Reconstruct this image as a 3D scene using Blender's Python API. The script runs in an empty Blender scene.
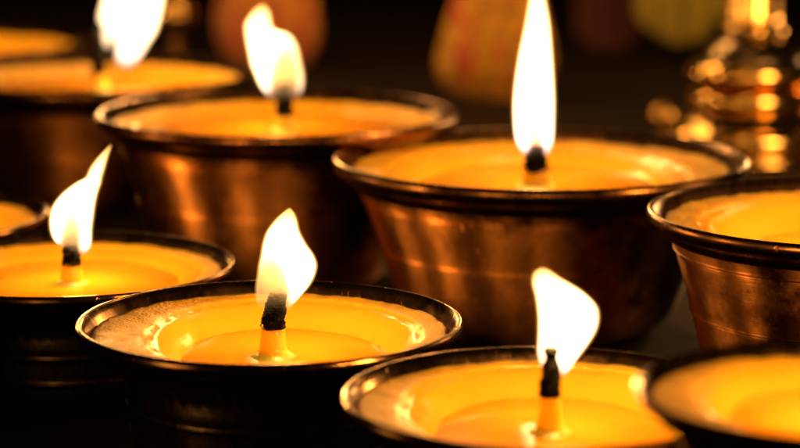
import bpy, bmesh, math, random
from mathutils import Vector, noise

random.seed(4)
S = bpy.context.scene
COL = S.collection
U = 0.05                      # one working unit = rim radius of the front lamp = 5 cm
F = 2364.0                    # focal length in pixels of an 800 px wide frame
PITCH = math.radians(10.4)
HC = 3.53 * U                 # camera height over the table
CAM = Vector((0, 0, HC))
FWD = Vector((0, math.cos(PITCH), -math.sin(PITCH)))
UP = Vector((0, math.sin(PITCH), math.cos(PITCH)))
RIGHT = Vector((1, 0, 0))


def at(px, py, zd):
    """point seen at (px, py) of the 800x448 frame, zd units along the view axis"""
    return CAM + (FWD + RIGHT * ((px - 400) / F) + UP * ((224 - py) / F)) * (zd * U)


# ------------------------------------------------------------------ materials
def nodes(name):
    m = bpy.data.materials.new(name)
    m.use_nodes = True
    nt = m.node_tree
    nt.nodes.clear()
    out = nt.nodes.new('ShaderNodeOutputMaterial')
    return m, nt, out


def N(nt, kind, **kw):
    n = nt.nodes.new(kind)
    for k, v in kw.items():
        if k in n.inputs:
            n.inputs[k].default_value = v
        else:
            setattr(n, k, v)
    return n


def ramp(nt, fac, stops):
    r = nt.nodes.new('ShaderNodeValToRGB')
    els = r.color_ramp.elements
    while len(els) < len(stops):
        els.new(0.5)
    for e, (p, c) in zip(els, stops):
        e.position = p
        e.color = (c[0], c[1], c[2], 1) if not isinstance(c, (int, float)) else (c, c, c, 1)
    nt.links.new(fac, r.inputs['Fac'])
    return r.outputs['Color']


def mapped(nt, scale=(1, 1, 1), rot=(0, 0, 0)):
    tc = nt.nodes.new('ShaderNodeTexCoord')
    mp = nt.nodes.new('ShaderNodeMapping')
    mp.inputs['Scale'].default_value = scale
    mp.inputs['Rotation'].default_value = rot
    nt.links.new(tc.outputs['Object'], mp.inputs['Vector'])
    return mp.outputs['Vector']


def math_node(nt, op, a, b=None, clamp=False):
    n = nt.nodes.new('ShaderNodeMath')
    n.operation = op
    n.use_clamp = clamp
    for i, v in enumerate((a, b)):
        if v is None:
            continue
        if isinstance(v, (int, float)):
            n.inputs[i].default_value = v
        else:
            nt.links.new(v, n.inputs[i])
    return n.outputs[0]


def metal(name, light, dark, rough=(0.22, 0.5), bump=0.25, aniso=0.0, patch=55.0, arot=.25):
    """spun metal: tarnish patches (on the copper also painted light and shade), lathe lines, slanting scratches"""
    m, nt, out = nodes(name)
    b = N(nt, 'ShaderNodeBsdfPrincipled', Metallic=1.0)
    if aniso:
        tg = N(nt, 'ShaderNodeTangent', direction_type='RADIAL', axis='Z')
        b.inputs['Anisotropic'].default_value = aniso
        b.inputs['Anisotropic Rotation'].default_value = arot
        nt.links.new(tg.outputs[0], b.inputs['Tangent'])
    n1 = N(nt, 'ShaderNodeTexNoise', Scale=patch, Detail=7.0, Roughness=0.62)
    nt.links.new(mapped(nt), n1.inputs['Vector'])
    n2 = N(nt, 'ShaderNodeTexNoise', Scale=230.0, Detail=5.0, Roughness=0.7)
    nt.links.new(mapped(nt, (1, 1, .35)), n2.inputs['Vector'])
    # lathe lines run round the bowl: noise stretched flat
    n3 = N(nt, 'ShaderNodeTexNoise', Scale=30.0, Detail=5.0, Roughness=0.6)
    nt.links.new(mapped(nt, (.5, .5, 60)), n3.inputs['Vector'])
    # slanting scratches
    n4 = N(nt, 'ShaderNodeTexNoise', Scale=60.0, Detail=3.0)
    nt.links.new(mapped(nt, (22, 4, 2.2), (0, .45, 0)), n4.inputs['Vector'])
    scr = ramp(nt, n4.outputs['Fac'], [(0.66, 0), (0.73, 1)])
    spots = ramp(nt, n2.outputs['Fac'], [(0.60, 1), (0.72, .25)])
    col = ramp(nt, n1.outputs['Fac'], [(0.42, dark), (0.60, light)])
    mx = N(nt, 'ShaderNodeMixRGB', blend_type='MULTIPLY')
    mx.inputs['Fac'].default_value = 1
    nt.links.new(col, mx.inputs['Color1'])
    nt.links.new(spots, mx.inputs['Color2'])
    nt.links.new(mx.outputs['Color'], b.inputs['Base Color'])
    r = ramp(nt, n1.outputs['Fac'], [(0.3, rough[1]), (0.7, rough[0])])
    rr = math_node(nt, 'ADD', r, math_node(nt, 'MULTIPLY', scr, .12))
    rr = math_node(nt, 'ADD', rr, math_node(nt, 'MULTIPLY', math_node(nt, 'SUBTRACT', n2.outputs['Fac'], .5), .35), True)
    nt.links.new(rr, b.inputs['Roughness'])
    h = math_node(nt, 'ADD', math_node(nt, 'MULTIPLY', n3.outputs['Fac'], .5),
                  math_node(nt, 'ADD', math_node(nt, 'MULTIPLY', n2.outputs['Fac'], .45),
                            math_node(nt, 'MULTIPLY', scr, -.5)))
    bp = N(nt, 'ShaderNodeBump', Strength=bump, Distance=0.0005)
    nt.links.new(h, bp.inputs['Height'])
    nt.links.new(bp.outputs['Normal'], b.inputs['Normal'])
    nt.links.new(b.outputs['BSDF'], out.inputs['Surface'])
    return m


def wax(name, dry, wet, scale, wet_only=False):
    """solid butter: pale frosted and grainy where dry, deep yellow and glazed where the flame has melted it"""
    m, nt, out = nodes(name)
    b = N(nt, 'ShaderNodeBsdfPrincipled', IOR=1.44)
    b.inputs['Subsurface Weight'].default_value = .85
    b.inputs['Subsurface Radius'].default_value = (1.0, .5, .12)
    b.inputs['Subsurface Scale'].default_value = scale
    n1 = N(nt, 'ShaderNodeTexNoise', Scale=90.0, Detail=6.0, Roughness=0.6)
    nt.links.new(mapped(nt), n1.inputs['Vector'])
    if wet_only:
        nt.links.new(ramp(nt, n1.outputs['Fac'], [(0.3, dry), (0.7, wet)]), b.inputs['Base Color'])
        b.inputs['Roughness'].default_value = .07
        bp = N(nt, 'ShaderNodeBump', Strength=.04, Distance=0.0006)
        nt.links.new(n1.outputs['Fac'], bp.inputs['Height'])
    else:
        n2 = N(nt, 'ShaderNodeTexNoise', Scale=1500.0, Detail=2.0, Roughness=0.6)
        nt.links.new(mapped(nt), n2.inputs['Vector'])
        vo = N(nt, 'ShaderNodeTexVoronoi', Scale=1100.0)
        nt.links.new(mapped(nt), vo.inputs['Vector'])
        at_ = N(nt, 'ShaderNodeAttribute', attribute_name='wet')
        w_ = at_.outputs['Fac']
        mx = N(nt, 'ShaderNodeMixRGB')
        nt.links.new(w_, mx.inputs['Fac'])
        d2 = tuple(c * .72 for c in dry)
        nt.links.new(ramp(nt, n1.outputs['Fac'], [(0.3, d2), (0.65, dry)]), mx.inputs['Color1'])
        nt.links.new(ramp(nt, n1.outputs['Fac'], [(0.3, tuple(c * .9 for c in wet)), (0.7, wet)]), mx.inputs['Color2'])
        nt.links.new(mx.outputs['Color'], b.inputs['Base Color'])
        dryf = math_node(nt, 'SUBTRACT', 1.0, w_, True)
        rr = math_node(nt, 'ADD', .21, math_node(nt, 'MULTIPLY', dryf, .26))
        nt.links.new(rr, b.inputs['Roughness'])
        g = math_node(nt, 'ADD', math_node(nt, 'MULTIPLY', n2.outputs['Fac'], .5), math_node(nt, 'MULTIPLY', vo.outputs['Distance'], -.6))
        h = math_node(nt, 'ADD', math_node(nt, 'MULTIPLY', g, math_node(nt, 'ADD', math_node(nt, 'MULTIPLY', dryf, .6), .05)), math_node(nt, 'MULTIPLY', n1.outputs['Fac'], .22))
        bp = N(nt, 'ShaderNodeBump', Strength=.8, Distance=0.0009)
        nt.links.new(h, bp.inputs['Height'])
    nt.links.new(bp.outputs['Normal'], b.inputs['Normal'])
    nt.links.new(b.outputs['BSDF'], out.inputs['Surface'])
    return m


def char(name):
    m, nt, out = nodes(name)
    b = N(nt, 'ShaderNodeBsdfPrincipled', Roughness=0.75)
    b.inputs['Specular IOR Level'].default_value = .12
    n2 = N(nt, 'ShaderNodeTexNoise', Scale=1400.0, Detail=4.0, Roughness=0.7)
    nt.links.new(mapped(nt), n2.inputs['Vector'])
    nt.links.new(ramp(nt, n2.outputs['Fac'], [(0.35, (.001, .001, .001)), (0.75, (.004, .003, .0025))]), b.inputs['Base Color'])
    bp = N(nt, 'ShaderNodeBump', Strength=1.0, Distance=0.0008)
    nt.links.new(n2.outputs['Fac'], bp.inputs['Height'])
    nt.links.new(bp.outputs['Normal'], b.inputs['Normal'])
    nt.links.new(b.outputs['BSDF'], out.inputs['Surface'])
    return m


def flame_mat(name, height, wick_r, strength, hollow=1.0):
    """glowing gas: hollow round the wick, blue and thin at the foot; object origin = foot of the flame"""
    m, nt, out = nodes(name)
    tc = nt.nodes.new('ShaderNodeTexCoord')
    sp = nt.nodes.new('ShaderNodeSeparateXYZ')
    nt.links.new(tc.outputs['Object'], sp.inputs[0])
    z = sp.outputs['Z']
    # distance from the dark zone over the wick
    def sq(v): return math_node(nt, 'MULTIPLY', v, v)
    dx = math_node(nt, 'DIVIDE', sp.outputs['X'], wick_r * 1.45 * hollow)
    dy = math_node(nt, 'DIVIDE', sp.outputs['Y'], wick_r * 2.5 * hollow)
    dz = math_node(nt, 'DIVIDE', math_node(nt, 'SUBTRACT', z, height * .16), height * .33 * hollow)
    d = math_node(nt, 'SQRT', math_node(nt, 'ADD', math_node(nt, 'ADD', sq(dx), sq(dy)), sq(dz)))
    mr = N(nt, 'ShaderNodeMapRange', interpolation_type='SMOOTHSTEP')
    mr.inputs['From Min'].default_value = .7
    mr.inputs['From Max'].default_value = 1.35
    mr.inputs['To Min'].default_value = .03
    nt.links.new(d, mr.inputs['Value'])
    ft = N(nt, 'ShaderNodeMapRange', interpolation_type='SMOOTHSTEP')
    ft.inputs['From Min'].default_value = -.01 * height
    ft.inputs['From Max'].default_value = .10 * height
    ft.inputs['To Min'].default_value = .12
    nt.links.new(z, ft.inputs['Value'])
    st = math_node(nt, 'MULTIPLY', mr.outputs[0], ft.outputs[0])
    colr = ramp(nt, math_node(nt, 'DIVIDE', z, height),
                [(0.0, (.5, .36, .55)), (0.06, (.95, .6, .42)), (0.16, (1, .66, .36)), (0.8, (1, .62, .26)), (1.0, (1, .48, .11))])
    em = N(nt, 'ShaderNodeEmission')
    nt.links.new(colr, em.inputs['Color'])
    nt.links.new(math_node(nt, 'MULTIPLY', st, strength), em.inputs['Strength'])
    nt.links.new(em.outputs[0], out.inputs['Volume'])
    m.volume_intersection_method = 'ACCURATE' if hasattr(m, 'volume_intersection_method') else None
    return m


def mantle_mat(name, height, strength):
    """thin orange outer gas of a flame, fading out at its foot"""
    m, nt, out = nodes(name)
    tc = nt.nodes.new('ShaderNodeTexCoord')
    sp = nt.nodes.new('ShaderNodeSeparateXYZ')
    nt.links.new(tc.outputs['Object'], sp.inputs[0])
    ft = N(nt, 'ShaderNodeMapRange', interpolation_type='SMOOTHSTEP')
    ft.inputs['From Min'].default_value = .02 * height
    ft.inputs['From Max'].default_value = .35 * height
    ft.inputs['To Min'].default_value = .12
    nt.links.new(sp.outputs['Z'], ft.inputs['Value'])
    em = N(nt, 'ShaderNodeEmission')
    em.inputs['Color'].default_value = (1, .42, .06, 1)
    nt.links.new(math_node(nt, 'MULTIPLY', ft.outputs[0], strength), em.inputs['Strength'])
    nt.links.new(em.outputs[0], out.inputs['Volume'])
    return m


def cloth(name, a, b_, spot=None, spot_amt=.6, scale=60):
    m, nt, out = nodes(name)
    b = N(nt, 'ShaderNodeBsdfPrincipled', Roughness=0.6)
    b.inputs['Sheen Weight'].default_value = .2
    n1 = N(nt, 'ShaderNodeTexNoise', Scale=float(scale), Detail=4.0)
    nt.links.new(mapped(nt), n1.inputs['Vector'])
    c = ramp(nt, n1.outputs['Fac'], [(0.35, b_), (0.65, a)])
    if spot:
        n2 = N(nt, 'ShaderNodeTexNoise', Scale=scale * .6, Detail=1.0)
        nt.links.new(mapped(nt, (1, 1, .6)), n2.inputs['Vector'])
        mx = N(nt, 'ShaderNodeMixRGB')
        nt.links.new(ramp(nt, n2.outputs['Fac'], [(spot_amt - .03, 0), (spot_amt + .03, 1)]), mx.inputs['Fac'])
        nt.links.new(c, mx.inputs['Color1'])
        mx.inputs['Color2'].default_value = (*spot, 1)
        c = mx.outputs['Color']
    nt.links.new(c, b.inputs['Base Color'])
    nt.links.new(b.outputs['BSDF'], out.inputs['Surface'])
    return m


def wood(name, a, b_, rough=.45):
    m, nt, out = nodes(name)
    b = N(nt, 'ShaderNodeBsdfPrincipled')
    n1 = N(nt, 'ShaderNodeTexNoise', Scale=14.0, Detail=8.0, Roughness=.6)
    nt.links.new(mapped(nt, (1, 9, 9)), n1.inputs['Vector'])
    nt.links.new(ramp(nt, n1.outputs['Fac'], [(0.3, a), (0.7, b_)]), b.inputs['Base Color'])
    nt.links.new(ramp(nt, n1.outputs['Fac'], [(0.3, rough), (0.7, rough + .2)]), b.inputs['Roughness'])
    b.inputs['Specular IOR Level'].default_value = .15
    bp = N(nt, 'ShaderNodeBump', Strength=.3, Distance=.0005)
    nt.links.new(n1.outputs['Fac'], bp.inputs['Height'])
    nt.links.new(bp.outputs['Normal'], b.inputs['Normal'])
    nt.links.new(b.outputs['BSDF'], out.inputs['Surface'])
    return m


M = {
    'copper': metal('aged_shaded_copper', (1.0, .43, .115), (.06, .02, .007), (.34, .48), .45, .9, 15.0),  # strong tarnish contrast also paints a lit patch and a shaded side
    'copper_rim': metal('worn_copper_rim', (.22, .105, .04), (.085, .042, .02), (.20, .38), .22),
    'bronze': metal('dark_bronze', (.34, .25, .13), (.10, .07, .04), (.2, .36), .25),
    'bronze_rim': metal('worn_bronze_rim', (.42, .23, .095), (.16, .085, .038), (.10, .28), .22),
    'brass': metal('polished_brass', (.90, .60, .20), (.65, .38, .11), (.16, .3), .08),
    'brass_band': metal('turned_brass', (.92, .62, .20), (.7, .42, .12), (.11, .17), .05, .7, 55.0, 0.0),
    'wax': wax('butter_wax', (.68, .38, .026), (.68, .385, .02), .0045),
    'pool': wax('melted_butter', (.62, .265, .012), (.68, .30, .015), .006, True),
    'foot': wax('wick_wax', (.98, .66, .09), (.99, .68, .09), .022),
    'wick': char('charred_cotton'),
    'yellow': cloth('yellow_brocade', (.95, .46, .02), (.30, .13, .012), (.60, .05, .04), .63, 150),
    'orange': cloth('orange_silk', (.95, .36, .04), (.35, .10, .02), (.60, .12, .07), .60, 120),
    'olive': cloth('olive_silk', (.42, .33, .03), (.33, .25, .02), None, .6, 25),
    'maroon': cloth('maroon_cloth', (.16, .02, .015), (.08, .012, .01), None, .6, 25),
    'table': wood('dark_lacquered_wood', (.008, .0045, .002), (.022, .012, .005), .7),
    'wall': wood('smoked_wood_wall', (.02, .011, .006), (.045, .024, .012), .7),
}


# ------------------------------------------------------------------ mesh helpers
def link(name, bm, mat, parent=None, loc=(0, 0, 0), smooth=True):
    me = bpy.data.meshes.new(name)
    bmesh.ops.recalc_face_normals(bm, faces=bm.faces)
    for f in bm.faces:
        f.smooth = smooth
    bm.to_mesh(me)
    bm.free()
    if mat:
        me.materials.append(mat)
    o = bpy.data.objects.new(name, me)
    COL.objects.link(o)
    o.location = loc
    if parent:
        o.parent = parent
    return o


def thing(name, label, cat, loc, group=None):
    o = bpy.data.objects.new(name, None)
    COL.objects.link(o)
    o.location = loc
    o.empty_display_size = .01
    o['label'] = label
    o['category'] = cat
    if group:
        o['group'] = group
    return o


def rings_mesh(rings, cap0=True, cap1=True, closed=False):
    bm = bmesh.new()
    vs = [[bm.verts.new(p) for p in r] for r in rings]
    n = len(vs[0])
    pairs = list(zip(vs, vs[1:]))
    if closed:
        pairs.append((vs[-1], vs[0]))
    for a, b in pairs:
        for i in range(n):
            j = (i + 1) % n
            bm.faces.new((a[i], a[j], b[j], b[i]))
    if not closed:
        if cap0:
            bm.faces.new(vs[0][::-1])
        if cap1:
            bm.faces.new(vs[-1])
    return bm


def smooth_profile(pts, per=5):
    """Catmull-Rom through (r, z) points"""
    out = []
    for i in range(len(pts) - 1):
        p0 = pts[max(i - 1, 0)]; p1 = pts[i]; p2 = pts[i + 1]; p3 = pts[min(i + 2, len(pts) - 1)]
        for k in range(per):
            t = k / per
            out.append(tuple(.5 * ((2 * p1[c]) + (-p0[c] + p2[c]) * t + (2 * p0[c] - 5 * p1[c] + 4 * p2[c] - p3[c]) * t * t
                                   + (-p0[c] + 3 * p1[c] - 3 * p2[c] + p3[c]) * t ** 3) for c in range(len(p1))))
    out.append(tuple(pts[-1]))
    return out


def lathe(profile, seg=160, wob=0.0, seed=0, flute=None, caps=(True, True), closed=False):
    rings = []
    for r, z in profile:
        ring = []
        for i in range(seg):
            a = 2 * math.pi * i / seg
            k = 1.0
            if wob:
                k += wob * noise.noise(Vector((math.cos(a) * 1.3 + seed * 7.1, math.sin(a) * 1.3, z / U * 1.5)))
            if flute:
                z0, z1, cnt, amp = flute
                if z1 < z < z0:
                    e = math.sin(math.pi * (z - z1) / (z0 - z1)) ** .5
                    k += amp * e * (abs(math.sin(a * cnt / 2)) - .6)
            ring.append((r * k * math.cos(a), r * k * math.sin(a), z))
        rings.append(ring)
    return rings_mesh(rings, *caps, closed=closed)


def sstep(t):
    t = max(0., min(1., t))
    return t * t * (3 - 2 * t)


# ------------------------------------------------------------------ butter lamp parts
BOWL = [(.955, -.05), (.925, -.088), (.902, -.126), (.884, -.155), (.872, -.178), (.868, -.190), (.869, -.196), (.853, -.203), (.853, -.208), (.845, -.235),
        (.80, -.36), (.778, -.432), (.780, -.439), (.766, -.446), (.766, -.452), (.74, -.54), (.707, -.635), (.66, -.735), (.59, -.81), (.52, -.838), (.49, -.84)]
CUP = [(.955, -.05), (.925, -.092), (.897, -.138), (.876, -.168), (.82, -.19), (.785, -.215), (.766, -.255), (.755, -.29), (.752, -.36), (.745, -.405), (.752, -.415), (.748, -.428), (.738, -.435),
       (.733, -.50), (.73, -.555), (.738, -.565), (.733, -.578), (.723, -.585), (.715, -.65), (.69, -.71), (.63, -.75), (.56, -.765), (.54, -.78)]
LIP = [(.898, -.128), (.918, -.085), (.948, -.035), (.968, -.012), (.983, -.004), (.994, -.010), (1.0, -.026), (.999, -.046), (.988, -.066),
       (.965, -.086), (.937, -.104), (.914, -.128), (.899, -.146), (.894, -.149), (.885, -.147), (.89, -.138), (.898, -.128)]


def make_lamp(label, cx, cy, a, zd, kind, pool, wick=None, flame=None, level=-.2, power=.25, seed=0, hollow=.7, lobe=None, turn=0.0, fback=0.0):
    """cx, cy, a: rim centre and half width in the frame; pool = (left, back, right, front) reach of the melted pool, in rim radii"""
    R = a * zd / F * U
    c = at(cx, cy, zd)
    h = c.z
    root = thing('butter_lamp', label, 'butter lamp', (c.x, c.y, 0), 'butter lamps burning on the dark table')
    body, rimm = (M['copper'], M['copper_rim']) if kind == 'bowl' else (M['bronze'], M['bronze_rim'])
    prof = BOWL if kind == 'bowl' else CUP
    sc = h / (R * .78)        # the foot stands on the table
    def zz(z):
        if kind == 'bowl':
            return z if z > -.16 else -.16 + (z + .16) * (h / R - .16) / .68
        return z if z > -.60 else -.60 + (z + .60) * max(h / R - .60, .06) / .18
    if kind == 'cup' and h / R < .7:
        prof = [(r, z * sc) for r, z in CUP]
        zz = lambda z: z
    p = [(r * R, h + zz(z) * R) for r, z in smooth_profile(prof, 4)]
    p[-1] = (p[-1][0], 0.0)
    inner = [(r * .965, z) for r, z in p if z < h - .16 * R and z > R * .03][::-1]
    fl = (h - .13 * R, h - .30 * R, 64, .022) if kind == 'cup' else None
    bowl = link('bowl', lathe(p, 224, .008, seed, fl, (False, True)), body, root)
    bowl.rotation_euler.z = turn  # sets where the copper's painted bright patch and shaded side fall
    lp = [(r * R, h + z * R) for r, z in smooth_profile(LIP, 4)]
    link('rim', lathe(lp[:-1], 224, .008, seed, None, (False, False), True), rimm, bowl)

    # wax: a frosted shelf round a melted dish
    pl, pb, pr, pf = pool
    SEG = 256
    wx, wy = ((wick['x'] - cx) / a, wick.get('back', .05)) if wick else (0, .03)
    def edge(phi):
        cph, sph = math.cos(phi), math.sin(phi)
        ex = pr if cph > 0 else pl
        ey = pb if sph > 0 else pf
        r = 1 / math.sqrt((cph / ex) ** 2 + (sph / ey) ** 2)
        v = Vector((cph * 2.2 + seed * 3.7, sph * 2.2, seed))
        return r * (1 + .03 * noise.noise(v) + .004 * noise.noise(v * 4))
    RO = .915
    rings = []
    def wz(s, e, o, phi):
        """height over the rim plane"""
        zo, ze = -.062, -.085
        wall = .27
        if s >= e:
            t = (s - e) / max(o - e, 1e-4)
            z = ze + (zo - ze) * t ** .7
            v = Vector((s * math.cos(phi) * 9, s * math.sin(phi) * 9, seed * 2.3))
            z += .009 * noise.noise(v) + .004 * noise.noise(v * 4)
            z -= .016 * sstep(1 - t / .15) * .6
            return z
        t = (e - s) / wall
        z = ze - .0096 - (ze - (level - .05)) * sstep(t)
        z += .0025 * math.sin(t * 19 + 2 * noise.noise(Vector((math.cos(phi) * 2, math.sin(phi) * 2, seed)))) * sstep(t * 4) * sstep((1.1 - t) * 4)
        return z
    NR = 46
    for k in range(NR + 1):
        ring = []
        for i in range(SEG):
            phi = 2 * math.pi * i / SEG
            e = edge(phi)
            rag = 1 + (1 if k < 3 else max(0, 1 - (k - 2) / 3)) * (.010 * noise.noise(Vector((math.cos(phi) * 14, math.sin(phi) * 14, seed + 5))) + .006 * noise.noise(Vector((math.cos(phi) * 40, math.sin(phi) * 40, seed))))
            o = RO * rag
            e = min(e, o - .02)
            if k == 0:
                s = o + .004; z = wz(o, e, o, phi) - .05
            elif k == 1:
                s = o; z = wz(o, e, o, phi) - .012
            elif k <= 14:
                t = (k - 2) / 12
                s = o - .006 - (o - .006 - e) * t; z = wz(s, e, o, phi)
            else:
                t = (k - 14) / (NR - 14)
                s = e - (e - .05) * t; z = wz(s, e, o, phi)
            ring.append((s * R * math.cos(phi), s * R * math.sin(phi), h + z * R))
        rings.append(ring)
    wx_o = link('wax', rings_mesh(rings, False, True), M['wax'], root)
    wa = wx_o.data.attributes.new('wet', 'FLOAT', 'POINT')
    for k in range(NR + 1):
        for i in range(SEG):
            wa.data[k * SEG + i].value = sstep((k - 7) / 8)
    # melted pool: a sheet with a small meniscus, its border inside the dish wall
    rings = []
    for t, up in ((.08, 0), (.3, 0), (.55, 0), (.8, 0), (.9, 0), (1, 0)):
        ring = []
        for i in range(SEG):
            phi = 2 * math.pi * i / SEG
            e = min(edge(phi), .88)
            s = t * max(e - .09, .2)
            v = Vector((s * math.cos(phi) * 3, s * math.sin(phi) * 3, seed * 1.7))
            ring.append((s * R * math.cos(phi), s * R * math.sin(phi), h + (level + .0015 * noise.noise(v)) * R))
        rings.append(ring)
    link('melted_pool', rings_mesh(rings, True, False), M['pool'], wx_o)

    if not wick:
        wick = dict(x=cx, top=cy - .05 * a, bot=cy + .03 * a, wt=.045 * a, wb=.06 * a)
    wzd = zd + wick.get('back', .05) * R / U
    base = Vector((c.x, c.y, 0))
    def loc(px, py):
        return at(px, py, wzd) - base
    px2m = wzd / F * U
    # charred wick
    top, bot = wick['top'], wick['bot']
    xt = wick.get('xt', wick['x'])
    prof = wick.get('prof', [(0, .35), (.04, .62), (.1, .78), (.3, .9), (.6, .97), (1, 1)])
    rings = []
    NW, SG = 90, 48
    for k in range(NW + 1):
        t = k / NW
        # t=0 top, 1 bottom (reaches a little into the waxed foot)
        for (ta, ra), (tb, rb) in zip(prof, prof[1:]):
            if ta <= t <= tb:
                shp = ra + (rb - ra) * (t - ta) / (tb - ta)
        hw = (wick['wt'] + (wick['wb'] - wick['wt']) * t) * .5 * shp * px2m
        if k == 0:
            hw *= .55
        ctr = loc(xt + (wick['x'] - xt) * t + .6 * math.sin(t * 5 + seed), top + (bot + 3 - top) * t)
        ring = []
        for i in range(SG):
            aa = 2 * math.pi * i / SG
            q = 1 + .13 * noise.noise(Vector((math.cos(aa) * 2, math.sin(aa) * 2, t * 9 + seed))) + .05 * math.sin(aa * 3 + t * 14)\
                + .12 * noise.noise(Vector((math.cos(aa) * 6, math.sin(aa) * 6, t * 24 + seed))) + .10 * noise.noise(Vector((math.cos(aa) * 11, math.sin(aa) * 11, t * 50 + seed)))
            ring.append((ctr.x + hw * q * math.cos(aa), ctr.y + hw * q * math.sin(aa), ctr.z))
        rings.append(ring)
    wk = link('wick', rings_mesh(rings), M['wick'], root)
    # waxed foot of the wick
    tp = loc(wick['x'], bot)
    zb = h + level * R
    r0 = wick['wb'] * .5 * px2m
    rings = []
    for k in range(21):
        t = k / 20
        r = r0 * (.94 + .34 * t + 1.3 * max(0, (t - .55) / .45) ** 4)
        if k == 0:
            r = r0 * .8
        z = tp.z + (zb - .012 * R - tp.z) * t
        ring = []
        for i in range(40):
            aa = 2 * math.pi * i / 40
            q = 1 + .07 * noise.noise(Vector((math.cos(aa) * 2, math.sin(aa) * 2, t * 4 + seed * 2)))
            ring.append((tp.x + r * q * math.cos(aa), tp.y + r * q * math.sin(aa), z + (.0006 * math.sin(aa * 2 + seed) if k < 3 else 0)))
        rings.append(ring)
    wf = link('wick_foot', rings_mesh(rings), M['foot'], root)
    wa = wf.data.attributes.new('wet', 'FLOAT', 'POINT')
    wa.data.foreach_set('value', [.8] * len(wf.data.vertices))

    # flame
    if not flame:
        w = a * .13
        y1 = top + 4
        flame = [(y1 - a * .48 * (1 - t), cx - w * q + (1 - t) * 6, cx + w * q + (1 - t) * 6)
                 for t, q in ((0, .03), (.15, .25), (.35, .6), (.55, .9), (.75, 1), (.9, .85), (1, .5))]
    ys = [r[0] for r in flame]
    y0, y1 = ys[0], ys[-1]
    maxw = max(r[2] - r[1] for r in flame) * px2m
    foot = loc(wick['x'], y1)
    SG = 40
    def body(rows, grow=0.0, shift=0.0):
        rings = []
        for k, (y, xl, xr) in enumerate(smooth_profile(rows, 6)):
            hw = max((xr - xl) * .5, .4)
            hw += grow * min(1, hw / 6)
            ctr = loc((xl + xr) * .5, y) - foot
            hd = hw * .8
            ring = []
            for i in range(SG):
                aa = 2 * math.pi * i / SG
                ring.append((ctr.x + hw * px2m * math.cos(aa), ctr.y + shift + fback * maxw + hd * px2m * math.sin(aa), ctr.z))
            rings.append(ring)
        return rings_mesh(rings)
    hgt = (loc(0, y0) - loc(0, y1)).z
    fm = flame_mat('flame_glow', hgt, wick['wt'] * .5 * px2m, 8.0 / (maxw * .5), hollow)
    fl_o = link('flame', body(flame), fm, root, foot)
    if lobe:
        link('flame_lobe', body(lobe, 0, .12 * maxw), fm, fl_o)
    mt = [(y0 - 2.2, flame[0][1] + 1.3, flame[0][2] - 1.3)] + flame[1:-1] + [(y1 + .8, flame[-1][1], flame[-1][2])]
    link('flame_mantle', body(mt, 2.0), mantle_mat('flame_edge', hgt, 1.5 / (maxw * .5)), fl_o)
    # the light the flame gives
    area = sum((b[0] - a_[0]) * (b[2] - b[1] + a_[2] - a_[1]) * .5 for a_, b in zip(flame, flame[1:]))
    my = sum((b[0] - a_[0]) * (b[2] - b[1] + a_[2] - a_[1]) * .5 * (a_[0] + b[0]) * .5 for a_, b in zip(flame, flame[1:])) / area
    mx = sum((b[0] - a_[0]) * (b[2] - b[1] + a_[2] - a_[1]) * .5 * (a_[1] + b[1] + a_[2] + b[2]) * .25 for a_, b in zip(flame, flame[1:])) / area
    ld = bpy.data.lights.new('flame_light', 'POINT')
    ld.energy = power * .72
    ld.color = (1, .45, .09)
    ld.shadow_soft_size = maxw * .42
    lo = bpy.data.objects.new('flame_light', ld)
    COL.objects.link(lo)
    lo.location = loc(mx, my)
    lo.parent = root
    return root


# flame outlines: (row, left, right) in the 800x448 frame, tip first
FA = [(209, 288, 291), (214, 282, 294), (221, 275, 296.5), (232, 267, 299), (244, 263, 305), (256, 261, 313), (266, 259, 316), (276, 258, 314), (286, 256.5, 309), (296, 256, 301), (303, 257, 295), (309, 261, 290)]
FB = [(-34, 536, 538), (-18, 533, 542), (0, 530, 545), (25, 526, 549), (50, 521, 551), (75, 517, 552.5), (100, 514.5, 553.5), (122, 514.5, 553.5), (138, 516, 553), (148, 519, 551), (155, 524, 548)]
FC = [(6, 260, 265), (14, 252, 269), (24, 246, 270.5), (31, 246, 275), (35, 246.5, 288), (44, 248, 295), (54, 250, 298), (64, 252, 300), (74, 256, 302), (84, 260, 302.5), (92, 265, 301), (98, 270, 298)]
FD = [(145, 110, 112), (149, 106, 110.5), (158, 98, 107), (168, 91, 104), (178, 86, 101), (183, 77, 100), (193, 64, 96.5), (204, 55, 94), (215, 51, 92.5), (229, 51, 91), (240, 55, 91), (247, 64, 90), (253, 72, 87)]
FE = [(-70, 146, 150), (-45, 126, 160), (-20, 115, 163), (0, 111, 162), (16, 110, 159), (30, 116, 155), (42, 118, 148), (54, 117, 141), (61, 118, 136), (67, 123, 130)]
FE_LOBE = [(-34, 122, 138), (-12, 106, 132), (4, 101.5, 128), (14, 99, 125), (22, 99, 122), (27, 103, 121), (33, 102, 118), (40, 101.5, 114), (45, 103, 111), (48, 106, 109)]
FH = [(272, 541, 546), (276, 536, 553), (282, 534, 561), (289, 534.5, 573), (298, 537, 586), (310, 539, 597), (322, 540, 599), (334, 540, 596), (346, 539.5, 589), (356, 539, 582), (366, 541, 575), (374, 544, 570), (379, 549, 565)]

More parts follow.
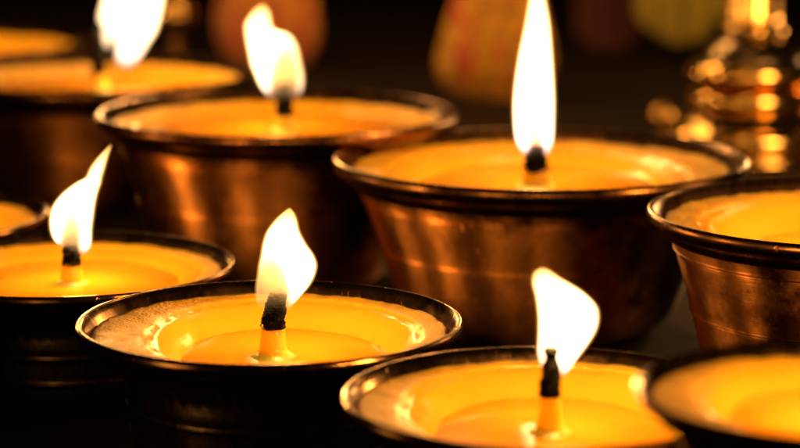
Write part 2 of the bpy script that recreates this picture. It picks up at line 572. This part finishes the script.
MUSH = [(0, .7), (.08, 1.05), (.16, .8), (.24, .72), (.36, 1.0), (.6, 1.05), (1, 1)]
make_lamp('butter lamp with sharp rim and small pointed flame bending right over a black wick', 270, 318, 193, 12.25, 'cup',
          (.63, .86, .78, .8), dict(x=273, xt=277, top=291, bot=325, wt=21, wb=24, back=.06), FA, -.215, .21, 1, 1.3, fback=.06)
make_lamp('broad copper butter lamp with the tallest straight flame and two engraved rings', 540, 155, 207, 15.7, 'bowl',
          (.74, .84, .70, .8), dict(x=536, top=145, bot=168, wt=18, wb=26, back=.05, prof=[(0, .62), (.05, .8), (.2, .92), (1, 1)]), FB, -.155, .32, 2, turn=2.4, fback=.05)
make_lamp('blurred copper butter lamp whose flame has a notched shoulder, orange glow on its side', 277, 110, 180, 17.2, 'bowl',
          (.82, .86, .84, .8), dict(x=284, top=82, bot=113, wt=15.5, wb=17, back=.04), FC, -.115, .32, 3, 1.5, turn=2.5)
make_lamp('dark butter lamp whose slim flame ends in a long tip leaning right', 65, 261, 170, 14.1, 'cup',
          (.8, .86, .78, .8), dict(x=71, top=243, bot=262, wt=17, wb=19, back=.04), FD, -.14, .25, 4, .95)
make_lamp('blurred butter lamp whose big ragged flame blows away from its wick', 85, 70, 170, 20.5, 'bowl',
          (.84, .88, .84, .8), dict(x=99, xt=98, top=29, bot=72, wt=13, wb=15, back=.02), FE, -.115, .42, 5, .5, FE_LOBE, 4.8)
make_lamp('front butter lamp with a wide flame swelling right over a knobbed wick', 545, 392, 205, 10.75, 'cup',
          (.70, .88, .80, .8), dict(x=550, xt=551, top=347, bot=393, wt=14, wb=22, back=.05, prof=MUSH), FH, -.215, .215, 6, 1.1, fback=.27)
make_lamp('flared copper butter lamp cut by the right edge, behind the blurred front rim', 850, 209, 202, 13.5, 'bowl',
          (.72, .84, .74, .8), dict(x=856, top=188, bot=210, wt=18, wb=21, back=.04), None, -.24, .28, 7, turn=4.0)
make_lamp('very blurred butter lamp nearest the camera in the lower right corner', 832, 386, 197, 9.3, 'cup',
          (.66, .84, .74, .8), dict(x=838, top=364, bot=386, wt=18, wb=21, back=.04), None, -.2, .15, 8)
make_lamp('butter lamp showing only the right tip of its wax, left of the slim flame', -120, 212, 168, 15.8, 'cup',
          (.8, .86, .82, .8), dict(x=-116, top=188, bot=208, wt=16, wb=19, back=.04), None, -.14, .28, 9)
make_lamp('farthest butter lamp, a blurred strip of wax in the upper left corner', -60, 39, 150, 24.0, 'bowl',
          (.84, .88, .84, .8), dict(x=-50, top=8, bot=32, wt=11, wb=14, back=.02), None, -.12, .4, 10)


# ------------------------------------------------------------------ brass vessel behind
def brass_vessel():
    zd = 23.0
    k = zd / F * U
    foot = at(750, 159, zd)
    rt = thing('brass_vessel', 'tall brass ritual vessel with ringed foot and slender neck, blurred behind the lamps', 'vessel', (foot.x, foot.y, 0))
    def prof(pts, per=4):
        return [(r * 1.07 * k, max((159 - y) * k / math.cos(PITCH) + foot.z, 0)) for r, y in smooth_profile(pts, per)]
    link('foot', lathe(prof([(70, 159.5), (84, 157), (86, 150), (80, 146), (78, 143), (82, 138), (83, 131), (79, 125), (72, 122), (66, 116), (58, 108)]), 128), M['brass_band'], rt)
    link('ring', lathe(prof([(50, 110), (56, 106), (58, 101), (58, 95), (55, 90), (48, 87)]), 128), M['brass_band'], rt)
    link('ring', lathe(prof([(46, 86), (54, 82), (59, 78), (60, 72), (58, 66), (52, 62), (44, 60)]), 128), M['brass_band'], rt)
    link('shoulder', lathe(prof([(48, 64), (47, 58), (42, 50), (34, 42), (26, 38), (22, 36)]), 128), M['bronze'], rt)
    link('collar', lathe(prof([(20, 38), (27, 35), (29, 31), (27, 27), (23, 25)]), 96), M['brass'], rt)
    link('neck', lathe(prof([(22, 27), (24, 22), (23.5, 10), (23, -10), (23, -40), (26, -60), (34, -72), (36, -76), (30, -80)]), 96, 0, 0), M['brass'], rt)
brass_vessel()


def small_jar(px, py, zd, r, label):
    c = at(px, py, zd)
    R = r * zd / F * U
    rt = thing('brass_jar', label, 'jar', (c.x, c.y, 0), 'small round brass jars')
    z = c.z
    p = [(R * .6, 0), (R * .62, R * .08), (R * .4, R * .2), (R * .3, max(z - R * 1.1, R * .3)), (R * .62, z - R * .78), (R * .95, z - R * .3), (R, z), (R * .9, z + R * .42), (R * .62, z + R * .74), (R * .5, z + R * .84)]
    link('jar_body', lathe(smooth_profile(p, 4), 96), M['brass'], rt)
    p = [(R * .58, z + R * .84), (R * .56, z + R * .92), (R * .3, z + R * 1.02), (R * .1, z + R * 1.1), (R * .12, z + R * 1.2), (R * .02, z + R * 1.28)]
    link('lid', lathe(smooth_profile(p, 4), 64), M['brass'], rt)
small_jar(662, 116, 24.0, 12, 'small round brass jar glinting beside the ringed foot of the tall vessel')
small_jar(176, 14, 29.0, 18, 'small round brass jar far behind, between the ragged flame and the notched flame')


# ------------------------------------------------------------------ cloth bundles and hangings
def bundle(name, label, px0, px1, ytop, ybot, zd, mat, seed, taper=.62):
    k = zd / F * U
    cx = (px0 + px1) / 2
    c = at(cx, ybot, zd)
    rt = thing(name, label, 'pouch', (c.x, c.y, 0), 'brocade pouches behind the lamps')
    R = (px1 - px0) / 2 * k
    H = (ybot - ytop) * k + max(c.z, 0)
    rings = []
    for t, r in smooth_profile([(0, .55), (.05, .8), (.18, .98), (.32, 1), (.5, .9), (.72, taper + .08), (.93, taper - .14), (1.0, taper)], 5):
        ring = []
        for i in range(96):
            a = 2 * math.pi * i / 96
            q = 1 + .05 * math.sin(a * 9 + seed + 2 * noise.noise(Vector((math.cos(a), math.sin(a), t * 2 + seed)))) * (.3 + t)\
                + .06 * noise.noise(Vector((math.cos(a) * 1.5, math.sin(a) * 1.5, t * 3 + seed)))
            ring.append((R * r * q * math.cos(a), R * r * q * .7 * math.sin(a), t * H))
        rings.append(ring)
    link('pouch_body', rings_mesh(rings), mat, rt)
    # drawstring round the neck
    tr = []
    for i in range(64):
        a = 2 * math.pi * i / 64
        rr = R * (taper - .08)
        tr.append([(rr * math.cos(a) * (1 + .05 * math.cos(b)), rr * .72 * math.sin(a) * (1 + .05 * math.cos(b)), H * .93 + rr * .06 * math.sin(b)) for b in [2 * math.pi * j / 10 for j in range(10)]])
    link('drawstring', rings_mesh(tr, closed=True), M['maroon'], rt)

bundle('brocade_pouch', 'yellow brocade pouch with red pattern, half hidden by the tallest flame', 438, 552, -45, 100, 27.5, M['yellow'], 2.0)
bundle('brocade_pouch', 'orange cloth pouch glowing behind the flame with the notched shoulder', 217, 322, -90, 66, 30.5, M['orange'], 5.0)


def hanging(name, label, px0, px1, ytop, ybot, zd, mat, seed):
    k = zd / F * U
    c = at((px0 + px1) / 2, ybot, zd)
    W = (px1 - px0) * k
    H = (ybot - ytop) * k
    bm = bmesh.new()
    nx, nz = 60, 20
    g = {}
    for side in (0, 1):
        for i in range(nx + 1):
            for j in range(nz + 1):
                u, v = i / nx, j / nz
                y = .004 * math.sin(u * 22 + seed) + .003 * math.sin(u * 9 + v * 2) + side * .0015
                z = v * H + .12 * H * (1 - v) * (2 * u - 1) ** 2 * 2
                g[side, i, j] = bm.verts.new(((u - .5) * W, y, z))
    for i in range(nx):
        for j in range(nz):
            for s_ in (0, 1):
                bm.faces.new((g[s_, i, j], g[s_, i + 1, j], g[s_, i + 1, j + 1], g[s_, i, j + 1]))
    for i in range(nx):
        for j in (0, nz):
            bm.faces.new((g[0, i, j], g[0, i + 1, j], g[1, i + 1, j], g[1, i, j]))
    for j in range(nz):
        for i in (0, nx):
            bm.faces.new((g[0, i, j], g[0, i, j + 1], g[1, i, j + 1], g[1, i, j]))
    o = link(name, bm, mat, None, c)
    o['label'] = label
    o['category'] = 'hanging'
    return o

hanging('silk_hanging', 'olive yellow silk valance hanging out of focus left of the brass vessel neck', 636, 726, -70, 44, 31.0, M['olive'], 1)
hanging('cloth_hanging', 'dim maroon cloth hanging in the dark beside the olive silk', 575, 640, -70, 62, 33.0, M['maroon'], 3)

# ------------------------------------------------------------------ setting
def slab(name, x0, x1, y0, y1, z0, z1, mat):
    bm = bmesh.new()
    bmesh.ops.create_cube(bm, size=1)
    for v in bm.verts:
        v.co = Vector(((x0 + x1) / 2 + v.co.x * (x1 - x0), (y0 + y1) / 2 + v.co.y * (y1 - y0), (z0 + z1) / 2 + v.co.z * (z1 - z0)))
    o = link(name, bm, mat, smooth=False)
    o['kind'] = 'structure'
    return o

slab('table', -1.2, 1.2, .2, 2.28, -.04, -.0003, M['table'])
slab('wall', -2.0, 2.0, 2.3, 2.35, -.6, 1.6, M['wall'])

# unseen lights added outside the frame to brighten vessel, pouches and cups
for px, py, zd, e in ((905, 20, 20.0, .8), (960, 60, 24.5, .8), (450, -480, 25.5, 1.8), (-190, -20, 29.0, .6), (1010, 130, 14.5, .08), (940, -170, 17.0, .1), (-150, 440, 10.5, .04), (150, -480, 26.0, 1.5), (640, -600, 18.0, .35)):
    ld = bpy.data.lights.new('added_fill_light', 'POINT')
    ld.energy = e
    ld.color = (1, .50, .15)
    ld.shadow_soft_size = .022
    lo = bpy.data.objects.new('added_fill_light', ld)
    COL.objects.link(lo)
    lo.location = at(px, py, zd)

# ------------------------------------------------------------------ world, camera, render
w = bpy.data.worlds.new('World')
S.world = w
w.use_nodes = True
bg = w.node_tree.nodes['Background']
bg.inputs['Color'].default_value = (1.0, .6, .33, 1)
bg.inputs['Strength'].default_value = .009

cd = bpy.data.cameras.new('camera')
cam = bpy.data.objects.new('camera', cd)
COL.objects.link(cam)
cam.location = CAM
cam.rotation_euler = (math.pi / 2 - PITCH, 0, 0)
cd.sensor_width = 36
cd.lens = F / 800 * 36
cd.clip_start = .01
cd.clip_end = 50
cd.dof.use_dof = True
cd.dof.focus_distance = 12.6 * U
cd.dof.aperture_fstop = 10.0
cd.dof.aperture_blades = 0
S.camera = cam

S.render.engine = 'CYCLES'
S.view_settings.view_transform = 'Standard'
S.view_settings.look = 'None'
S.view_settings.exposure = 0
S.view_settings.gamma = 1
cy = S.cycles
cy.use_denoising = True
cy.denoiser = 'OPENIMAGEDENOISE'
cy.max_bounces = 10
cy.diffuse_bounces = 4
cy.glossy_bounces = 5
cy.transparent_max_bounces = 32
cy.volume_max_steps = 256
cy.volume_step_rate = .35
cy.sample_clamp_indirect = 8
cy.blur_glossy = .3
